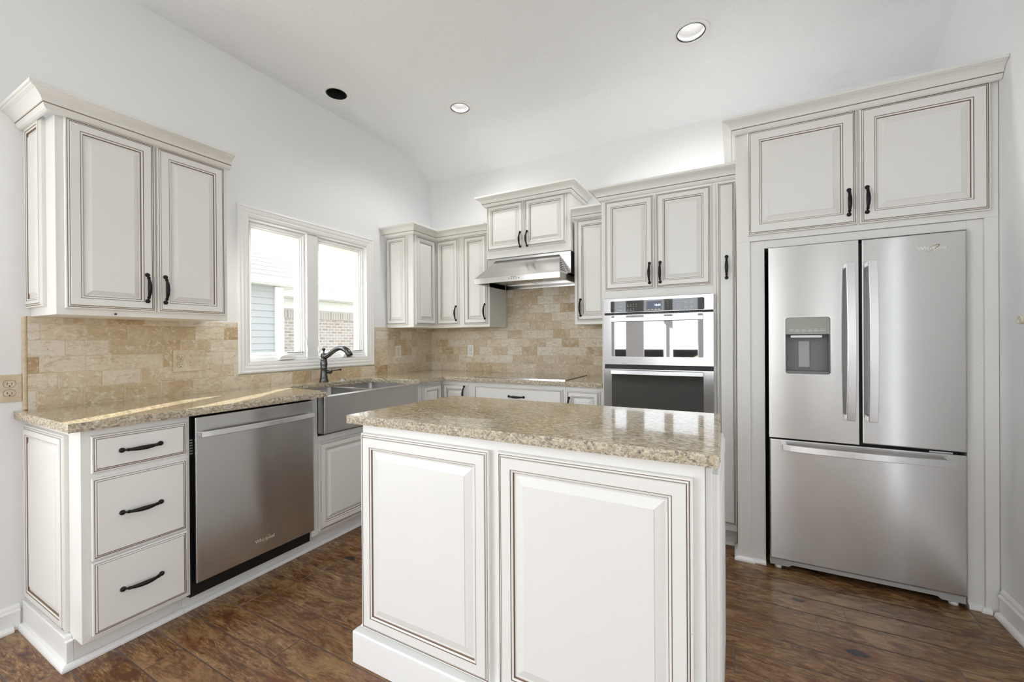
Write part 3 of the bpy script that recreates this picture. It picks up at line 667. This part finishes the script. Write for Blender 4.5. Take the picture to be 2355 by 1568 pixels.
U2 = thing('corner_wall_cabinet', (.3, -.3, Z0), 'cream corner wall cabinet right of the window, doors meeting at the inside corner', 'cabinet')
body(U2, [(.002, .310, -.612, -.013, Z0, 2.14), (.310, .598, -.310, -.002, Z0, 2.14), (.002, .310, -.013, -.002, 1.345, 2.14)])
P = frame((.310, 0, 0), '+x'); Q = frame((0, -.310, 0), '-y')
door(U2, P, -.592, 1.366, -.333, 2.130, .052, slope=.014)
d = door(U2, Q, .333, 1.366, .572, 2.130, .052, slope=.014); handle(d, Q, .548, 1.468, .0195)
door(U2, frame((0, -.612, 0), '-y'), .012, 1.366, .245, 2.130, .045, name='end_panel', slope=.014)
crown(U2, [(.002, -.632), (.330, -.632), (.330, -.330), (.598, -.330)], 2.132)
U3 = thing('wall_cabinet', (.74, -.15, Z0), 'narrow cream one-door wall cabinet immediately left of the range hood', 'cabinet')
body(U3, [(.599, .886, -.310, -.002, Z0, 2.14)])
d = door(U3, Q, .628, 1.366, .868, 2.130, .052, slope=.014); handle(d, Q, .848, 1.472, .0195)
crown(U3, [(.599, -.330), (.886, -.330)], 2.132)
# cabinet above the hood
U4 = thing('hood_cabinet', (1.26, -.17, 1.905), 'short cream two-door cabinet with crown above the range hood', 'cabinet')
body(U4, [(.888, 1.632, -.352, -.002, 1.906, 2.36)]); Q2 = frame((0, -.352, 0), '-y')
d = door(U4, Q2, .900, 1.968, 1.240, 2.345, .050, slope=.014); handle(d, Q2, 1.212, 2.033, .0195, L=.132)
d = door(U4, Q2, 1.252, 1.968, 1.598, 2.345, .050, slope=.014); handle(d, Q2, 1.273, 2.033, .0195, L=.132)
crown(U4, [(.888, -.002), (.888, -.372), (1.632, -.372), (1.632, -.002)], 2.335)
U5 = thing('wall_cabinet', (1.79, -.15, Z0), 'narrow cream one-door wall cabinet between the range hood and the oven tower', 'cabinet')
body(U5, [(1.646, 1.945, -.310, -.002, Z0, 2.14)])
d = door(U5, Q, 1.668, 1.366, 1.925, 2.130, .052, slope=.014); handle(d, Q, 1.699, 1.468, .0195)
crown(U5, [(1.646, -.330), (1.945, -.330)], 2.132)

# ================================================================== RANGE HOOD
G = thing('range_hood', (1.25, -.25, 1.69), 'stainless steel under-cabinet range hood with sloped canopy above the cooktop', 'range hood')
MB().box(.890, 1.628, -.338, -.0125, 1.735, 1.9045).build('housing', 'steel_hood', G, bevel=.001)
mb = MB()
v_ = [(.965, -.3385, 1.886), (1.535, -.3385, 1.886), (1.606, -.520, 1.722), (.872, -.520, 1.722), (.880, -.3385, 1.722), (1.606, -.3385, 1.722)]
mb.add(v_, [(0, 3, 2, 1), (0, 4, 3), (1, 2, 5), (4, 5, 2, 3), (0, 1, 5, 4)])
cn = mb.build('canopy', 'steel_hood', G, bevel=.001)
mb = MB(); 
for k in range(7):
    s_ = .25+.1*k; a = Vector(v_[1]).lerp(Vector(v_[2]), s_); b = Vector(v_[1]).lerp(Vector(v_[5]), s_)
    mb.tube([a.lerp(b, .15)+Vector((.002, 0, 0)), a.lerp(b, .85)+Vector((.002, 0, 0))], [.0015, .0015], 6)
mb.build('side_vents', 'black_plastic', cn)
# lip: hollow tray with filters
mb = MB(); holed(mb, Pt, [rect(.868, -.522, 1.610, -.0125), rect(.886, -.504, 1.592, -.030)], 1.680, 1.7215)
mb.box(.886, 1.592, -.504, -.030, 1.712, 1.7215)
mb.build('lip', 'steel_hood', G, bevel=.0012)
for (a, b) in ((.94, 1.235), (1.245, 1.54)):
    mb = MB(); mb.box(a, b, -.40, -.10, 1.704, 1.7115)
    fl = mb.build('grease_filter', 'steel_smooth', G, bevel=.001)
    for c in (-.385, -.125): MB().box(a+.02, b-.02, c, c+.01, 1.7015, 1.7038).build('filter_rail', 'steel_handle', fl)
for cx in (.99, 1.49): MB().lathe((cx, -.455, 1.709), (0, 0, -1), [(.028, -.002), (.028, .003), (.024, .004)], 24).build('hood_light', 'baffle_white', G)
mb = MB(); QH = frame((0, -.522, 0), '-y')
for k in range(5): mb.lathe(QH(1.190+.021*k, 1.703, 0), (0, -1, 0), [(.0058, 0), (.0058, .003), (.004, .0035)], 14)
mb.build('buttons', 'steel_smooth', G)
mb = MB()
for k in range(5): mb.lathe(QH(1.190+.021*k, 1.703, .0034), (0, -1, 0), [(.0022, 0), (.0022, .0006)], 8)
mb.box(1.20, 1.255, -.5225, -.522, 1.713, 1.7155); mb.build('button_marks', 'logo_dark', G)

# ================================================================== OVEN TOWER
FYT = -.620
Tw = thing('oven_cabinet', (2.28, -.31, 0), 'tall cream oven cabinet with two upper doors around the built-in ovens', 'cabinet')
body(Tw, [(1.948, 1.966, FYT, -.002, .102, 2.14), (2.614, 2.630, FYT, -.002, .102, 2.14), (1.966, 2.614, FYT, -.002, 1.492, 2.14), (1.966, 2.614, FYT, -.002, .102, .47), (1.966, 2.614, -.05, -.002, .47, 1.492), (1.948, 2.630, -.545, -.002, 0, .102)])
Q3 = frame((0, FYT, 0), '-y')
d = door(Tw, Q3, 1.972, 1.545, 2.283, 2.130, .054); handle(d, Q3, 2.256, 1.640, .0195)
d = door(Tw, Q3, 2.294, 1.545, 2.606, 2.130, .054); handle(d, Q3, 2.320, 1.640, .0195)
dr = slab(Tw, Q3, 1.972, .125, 2.606, .44, name='drawer'); handle(dr, Q3, 2.29, .30, .0195, False)
crown(Tw, [(1.948, -.331), (1.948, -.640), (2.631, -.640)], 2.134)
mb = MB(); shoe(mb, [(1.95, -.545), (2.631, -.545)], .0); mb.build('shoe_molding', 'trim_paint', Tw)
TP = thing('pantry_cabinet', (2.69, -.31, 0), 'tall narrow cream pull-out pantry between the oven tower and the fridge surround', 'cabinet')
body(TP, [(2.631, 2.733, FYT, -.002, .112, 2.14), (2.631, 2.733, -.545, -.002, 0, .112)])
d = slab(TP, Q3, 2.638, .150, 2.732, 2.130, name='door'); handle(d, Q3, 2.685, 1.638, .0195)
mb = MB(); shoe(mb, [(2.631, -.545), (2.717, -.545)], .0); mb.build('shoe_molding', 'trim_paint', TP)
crown(TP, [(2.631, -.640), (2.733, -.640)], 2.134)

# ovens
OV = thing('wall_oven', (2.29, -.3, .48), 'stainless built-in microwave over oven with black glass, in the tall cabinet', 'oven')
MB().box(1.968, 2.612, -.615, -.06, .475, 1.488).build('housing', 'black_plastic', OV)
QO = frame((0, -.6205, 0), '-y')
def plate(parent, P, u0, u1, v0, v1, w0, w1, hole, mat, name, r=.008, bevel=.0015):
    loops = [rect(u0, v0, u1, v1)]
    if hole: a, b, c, d_ = hole; loops.append(rrect((a+b)/2, (c+d_)/2, (b-a)/2, (d_-c)/2, r, 5))
    return holed(MB(), P, loops, w0, w1).build(name, mat, parent, bevel=bevel)
cp = plate(OV, QO, 1.966, 2.616, 1.398, 1.489, 0, .026, (2.012, 2.568, 1.396+.004, 1.472), 'steel_smooth', 'control_panel')
MB().fbox(QO, 2.012, 2.568, 1.399, 1.473, 0, .0235).build('control_glass', 'black_glass', cp)
MB().fbox(QO, 2.236, 2.330, 1.404, 1.464, .0235, .0238).build('display_surround', 'plastic_grey', cp)
MB().fbox(QO, 2.243, 2.323, 1.418, 1.460, .0238, .0241).build('display', 'display_blue', cp)
text(cp, '12:41', QO, 2.304, 1.438, .017, .0242, 'display_digits', 'clock_digits', bold=.0002, ext=.0002)
mb = MB()
for i in range(3):
    for j in range(4): mb.lathe(QO(2.365+.028*i, 1.456-.0135*j, .0236), (0, -1, 0), [(.0016, 0), (.0016, .0004)], 8)
for i in range(2):
    for j in range(2):
        c = QO(2.468+.030*i, 1.448-.030*j, .0236)
        mb.lathe(c, (0, -1, 0), [(.0072, 0), (.0072, .0003), (.0062, .0003), (.0062, 0)], 20, caps=False); mb.lathe(c, (0, -1, 0), [(.0026, 0), (.0026, .0004)], 8)
        mb.fbox(QO, 2.463+.030*i, 2.473+.030*i, 1.4578-.030*j, 1.4592-.030*j, .0235, .0238)
for k in range(4): mb.fbox(QO, 2.244+.021*k, 2.257+.021*k, 1.408, 1.4125, .0238, .0241)
for r_, ks in ((1.448, 5), (1.418, 4)):
    for k in range(ks): mb.fbox(QO, 2.098+.018*k, 2.109+.018*k, r_-.011, r_-.0095, .0235, .0238); mb.lathe(QO(2.1035+.018*k, r_, .0236), (0, -1, 0), [(.0030, 0), (.0030, .0003), (.0022, .0003), (.0022, 0)], 10, caps=False)
for z_ in (1.436, 1.409): mb.fbox(QO, 2.066, 2.084, z_, z_+.0022, .0235, .0238)
for z_ in (1.3995+.004, 1.466): mb.fbox(QO, 2.344, 2.436, z_, z_+.0005, .0235, .0237)
for u_ in (2.344, 2.436): mb.fbox(QO, u_, u_+.0005, 1.404, 1.466, .0235, .0237)
mb.build('button_markings', 'bright_mark', cp)['kind'] = 'stuff'
mb = MB()
for k in range(46): mb.fbox(QO, 2.03+.0115*k, 2.037+.0115*k, 1.386, 1.392, .004, .012)
mb.build('vent_grille', 'plastic_grey', OV)
# microwave door
mdoor = plate(OV, QO, 1.966, 2.616, 1.065, 1.383, 0, .030, (2.018, 2.562, 1.116, 1.382-.004), 'steel_smooth', 'microwave_door')
MB().fbox(QO, 2.018, 2.562, 1.116, 1.379, 0, .0275).build('microwave_glass', 'oven_mirror_glass', mdoor)
bar_handle(mdoor, QO, 2.018, 2.562, 1.352, .012, .026, .012, base=.040)
# lower oven door
ldoor = plate(OV, QO, 1.966, 2.616, .480, 1.036, 0, .030, (2.018, 2.562, .56, 1.034-.004), 'steel_smooth', 'oven_door')
MB().fbox(QO, 2.018, 2.562, .56, 1.031, 0, .0275).build('oven_glass', 'oven_lower_glass', ldoor)
bar_handle(ldoor, QO, 2.018, 2.562, 1.016, .012, .026, .012, base=.040)
MB().fbox(QO, 1.970, 2.612, 1.040, 1.061, -.004, .010).build('door_gap_trim', 'black_plastic', OV)

# ================================================================== FRIDGE SURROUND and FRIDGE
FR = -.715
W = thing('fridge_cabinet', (3.24, -.36, 0), 'cream fridge surround with two big raised-panel doors above the refrigerator', 'cabinet')
body(W, [(2.735, 2.800, FR, -.002, 0, 1.756), (3.706, XR-.002, FR, -.002, 0, 1.756), (2.735, XR-.002, FR, -.002, 1.756, 2.36), (2.800, 2.869, FR+.012, -.40, 0, 1.755), (3.652, 3.706, FR+.012, -.40, 0, 1.755), (2.800, 3.706, -.02, -.002, 0, 1.756), (2.869, 3.652, FR+.012, -.66, 1.713, 1.755)])
Q4 = frame((0, FR, 0), '-y')
d = door(W, Q4, 2.790, 1.785, 3.259, 2.350, .066, slope=.022); handle(d, Q4, 3.226, 1.896, .0195)
d = door(W, Q4, 3.270, 1.785, 3.722, 2.350, .066, slope=.022); handle(d, Q4, 3.296, 1.898, .0195)
crown(W, [(2.735, -.641), (2.735, -.735), (XR-.002, -.735)], 2.342)
# crown return further back, above the pantry
MB().sweep([(2.735, -.10), (2.735, -.640)], CROWN, 2.342, side=1).build('crown_return', ['cream_paint', 'glaze_brown'], W)
mb = MB(); shoe(mb, [(2.735, -.562), (2.735, -.715), (2.800, -.715), (2.800, -.703), (2.869, -.703)]); mb.build('shoe_molding', 'trim_paint', W); mb = MB(); shoe(mb, [(3.652, -.703), (3.706, -.703), (3.706, -.715), (3.722, -.715)]); mb.build('shoe_molding', 'trim_paint', W)

R = thing('refrigerator', (3.265, -.4, 0), 'stainless steel french-door refrigerator with water dispenser and bottom freezer', 'refrigerator')
MB().box(2.889, 3.639, -.655, -.06, .035, 1.690).build('case', 'plastic_grey', R, bevel=.003)
YF = -.732
def sdoor(x0, x1, z0, z1, name, hole=None):
    mb = MB()
    if hole:
        P = lambda u, v, w_: (u, YF+w_, v)
        a, b, c, d_ = hole; holed(mb, P, [rect(x0, z0, x1, z1), rrect((a+b)/2, (c+d_)/2, (b-a)/2, (d_-c)/2, .014, 6)], 0, .070)
    else: mb.box(x0, x1, YF, YF+.070, z0, z1)
    return mb.build(name, 'steel_fridge', R, bevel=.005, seg=3)
ld = sdoor(2.885, 3.262, .700, 1.706, 'left_door', (2.957, 3.152, 1.039, 1.336))
rd = sdoor(3.275, 3.643, .706, 1.706, 'right_door')
fd = sdoor(2.887, 3.643, .056, .692, 'freezer_drawer')
MB().box(2.892, 3.636, -.665, -.66, .06, 1.70).build('gasket', 'black_plastic', R)
QF = frame((0, YF, 0), '-y')
bar_handle(ld, QF, .822, 1.594, 3.222, .026, .034, .012, vertical=True, base=.040)
bar_handle(rd, QF, .822, 1.594, 3.306, .026, .034, .012, vertical=True, base=.040)
bar_handle(fd, QF, 2.940, 3.594, .660, .026, .032, .012, base=.040)
logo(rd, QF, 3.528, 1.637, .0235, .0002)
# dispenser recess
fr_ = holed(MB(), QF, [rrect(3.0545, 1.1875, .1005, .1515, .017, 6), rrect(3.0545, 1.1875, .0952, .1462, .013, 6)], -.004, .0035).build('dispenser_frame', 'steel_smooth', ld)
MB().fbox(QF, 2.960, 3.149, 1.246, 1.333, -.060, -.002).build('dispenser_panel', 'dispenser_panel', ld)
mb = MB()
for k in range(6): mb.fbox(QF, 2.976+.0262*k, 2.999+.0262*k, 1.2645, 1.2665, -.002, -.0014)
for k in range(6): mb.fbox(QF, 2.978+.0262*k, 2.996+.0262*k, 1.2710, 1.2722, -.002, -.0017)
for k in (1, 2, 3, 4): mb.fbox(QF, 2.980+.0262*k, 2.994+.0262*k, 1.2588, 1.2600, -.002, -.0017)
mb.build('dispenser_buttons', 'bright_mark', ld)
mb = MB(); mb.fbox(QF, 2.958, 3.151, 1.040, 1.246, -.069, -.060); mb.fbox(QF, 2.958, 2.963, 1.04, 1.246, -.06, -.004); mb.fbox(QF, 3.146, 3.151, 1.04, 1.246, -.06, -.004); mb.fbox(QF, 2.958, 3.151, 1.040, 1.055, -.060, -.004)
mb.build('dispenser_recess', 'plastic_grey', ld)
MB().fbox(QF, 2.984, 3.118, 1.228, 1.241, -.050, -.006).build('dispenser_lip', 'white_plastic', ld, bevel=.003)
MB().fbox(QF, 3.022, 3.072, 1.072, 1.212, -.060, -.052).build('dispenser_paddle', 'plastic_lightgrey', ld, bevel=.004)
mb = MB(); mb.add([(2.887, -.722, .052), (3.641, -.722, .052), (3.641, -.722, .018), (3.560, -.722, .018), (3.545, -.722, .030), (2.985, -.722, .030), (2.970, -.722, .018), (2.887, -.722, .018)]+[(x_, -.68, z_) for x_, z_ in ((2.887, .052), (3.641, .052), (3.641, .018), (3.560, .018), (3.545, .030), (2.985, .030), (2.970, .018), (2.887, .018))], [tuple(range(8)), tuple(range(15, 7, -1))]+[(i, (i+1) % 8, 8+(i+1) % 8, 8+i) for i in range(8)])
mb.build('base_grille', 'plastic_lightgrey', R, bevel=.002)
for x_ in (2.925, 3.605): MB().lathe((x_, -.70, .0), (0, 0, 1), [(.017, 0), (.017, .014), (.010, .016), (.010, .03)], 16).build('foot', 'white_plastic', R)
for x_ in (2.895, 3.633): MB().box(x_-.012, x_+.012, -.730, -.706, 1.7065, 1.7115).build('hinge_cover', 'plastic_lightgrey', R, bevel=.001)
MB().box(3.52, 3.60, -.72, -.67, .6925, .6995).build('hinge_bracket', 'steel_smooth', R)

# ================================================================== RECESSED LIGHTS
LBL = ['unlit recessed ceiling light with black interior above the window, leftmost of three', 'lit recessed ceiling light above the cooktop corner, middle of three', 'lit recessed ceiling light above the fridge side, rightmost and largest']
for i, (cx, cy, r) in enumerate(CANS):
    c = thing('recessed_light', (cx, cy, ZC), LBL[i], 'ceiling light', 'recessed lights in the ceiling')
    ro_ = .096 if i < 2 else .103
    MB().lathe((cx, cy, ZC), (0, 0, -1), [(r-.002, 0), (r-.002, .0035), (ro_-.004, .005), (ro_, .002), (ro_, 0)], 48, caps=False).build('trim_ring', 'white_plastic', c)
    MB().lathe((cx, cy, ZC), (0, 0, -1), [(r-.002, .0036), (r-.0075, .0036), (r-.0075, -.004), (r-.002, -.004)], 48, caps=False).build('inner_ring', 'black_plastic', c)
    prof_ = [(r-.0028, -.001)]; N = 14
    for k in range(N):
        h_ = -.006-k*.0075; rr = r-.006-k*.0016; prof_ += [(rr, h_), (rr-.0018, h_-.002), (rr-.0018, h_-.0055)]
    MB().lathe((cx, cy, ZC), (0, 0, -1), prof_+[(.001, prof_[-1][1]-.002)], 40, caps=False).build('baffle', 'black_baffle' if i == 0 else 'baffle_white', c)
    zt = ZC+.108
    if i == 0: MB().lathe((cx, cy, zt-.02), (0, 0, -1), [(.001, -.02), (.036, -.015), (.036, .006), (.020, .012), (.001, .013)], 24).build('bulb', 'plastic_grey', c)
    else:
        MB().lathe((cx, cy, zt-.01), (0, 0, -1), [(.001, -.01), (.040, -.005), (.042, .008), (.025, .018), (.001, .020)], 24).build('bulb', 'lamp_glow', c)
        l = bpy.data.lights.new('can_lamp', 'SPOT'); l.energy = 18; l.spot_size = radians(150); l.spot_blend = .6; l.shadow_soft_size = .04; l.color = (1, .985, .97)
        lo = bpy.data.objects.new('can_lamp', l); COL.objects.link(lo); lo.location = (cx, cy, ZC+.012)

# ================================================================== OUTLETS AND SWITCHES
def slot(mb, P, u, v):
    mb.fbox(P, u-.0075, u-.0055, v-.004, v+.006, .0062, .0066, 1); mb.fbox(P, u+.0050, u+.0070, v-.004, v+.005, .0062, .0066, 1); mb.lathe(P(u, v-.009, .0061), Vector(P(0, 0, 1))-Vector(P(0, 0, 0)), [(.0028, 0), (.0028, .0005)], 10, 1)
def duplex(parent, P, u, v, mat, ring='glaze_brown'):
    for dv in (.020, -.020):
        lp = rrect(u, v+dv, .0165, .0145, .0115, 5); n_ = len(lp)
        mb = MB().add([P(a, b, .004) for a, b in lp]+[P(a, b, .0062) for a, b in lp], [(i, (i+1) % n_, n_+(i+1) % n_, n_+i) for i in range(n_)]+[tuple(range(n_, 2*n_))])
        slot(mb, P, u, v+dv)
        lp2 = rrect(u, v+dv, .0178, .0158, .0125, 5); mb.add([P(a, b, .0046) for a, b in lp]+[P(a, b, .0046) for a, b in lp2], [(i, (i+1) % n_, n_+(i+1) % n_, n_+i) for i in range(n_)], 1)
        mb.build('socket', [mat, 'logo_dark'], parent, norm=False)
    MB().lathe(P(u, v, .0045), Vector(P(0, 0, 1))-Vector(P(0, 0, 0)), [(.0028, 0), (.0028, .0012)], 10).build('screw', 'plastic_lightgrey', parent)
def outlet(name, P, u0, u1, v0, v1, mat, label, loc, fmat=None):
    o = thing(name, loc, label, 'outlet')
    MB().fbox(P, u0, u1, v0, v1, 0, .0045).build('cover_plate', mat, o, bevel=.0015); return o
PL = frame((.001, 0, 0), '+x')
o = outlet('wall_outlet', PL, -2.830, -2.760, .975, 1.092, 'stone_plate', 'stone-look outlet on the white wall left of the backsplash', (0, -2.795, 1.03)); duplex(o, PL, -2.795, 1.033, 'stone_plate')
PL2 = frame((.0125, 0, 0), '+x'); PB2 = frame((0, -.0125, 0), '-y')
o = outlet('switch_and_outlet_plate', PL2, -2.214, -2.060, 1.063, 1.181, 'stone_plate', 'stone-look plate with one outlet and two toggle switches, left of the window', (0, -2.137, 1.12)); duplex(o, PL2, -2.180, 1.122, 'stone_plate')
for u_ in (-2.134, -2.088):
    MB().fbox(PL2, u_-.005, u_+.005, 1.110, 1.134, .0046, .0058).fbox(PL2, u_-.0035, u_+.0035, 1.112, 1.122, .0058, .016).build('toggle', 'ivory_plastic', o, bevel=.001)
    for z_ in (1.150, 1.094): MB().lathe(PL2(u_, z_, .0045), (1, 0, 0), [(.0022, 0), (.0022, .001)], 8).build('screw', 'plastic_grey', o)
o = outlet('wall_outlet', PL2, -.521, -.451, 1.071, 1.183, 'almond_plastic', 'beige outlet on the tiles under the corner wall cabinet, right of the window', (0, -.486, 1.13)); duplex(o, PL2, -.486, 1.127, 'almond_plastic')
o = outlet('wall_outlet', PB2, .455, .524, 1.069, 1.182, 'white_plastic', 'white outlet on the tiles of the cooktop wall, left of the cooktop', (.49, 0, 1.13)); duplex(o, PB2, .4895, 1.126, 'white_plastic')
o = thing('dimmer_switch', (XR, -.98, 1.29), 'beige wall plate with round protruding knob on the right wall', 'switch')
PR = frame((XR-.001, 0, 0), '-x')
MB().fbox(PR, .915, .985, 1.233, 1.348, 0, .006).build('cover_plate', 'ivory_plastic', o, bevel=.002)
MB().lathe((XR-.0075, -.95, 1.292), (-1, 0, 0), [(.0165, 0), (.0165, .026), (.0175, .030), (.0165, .032), (.0125, .032), (.0115, .029)], 28).build('knob', 'ivory_plastic', o)
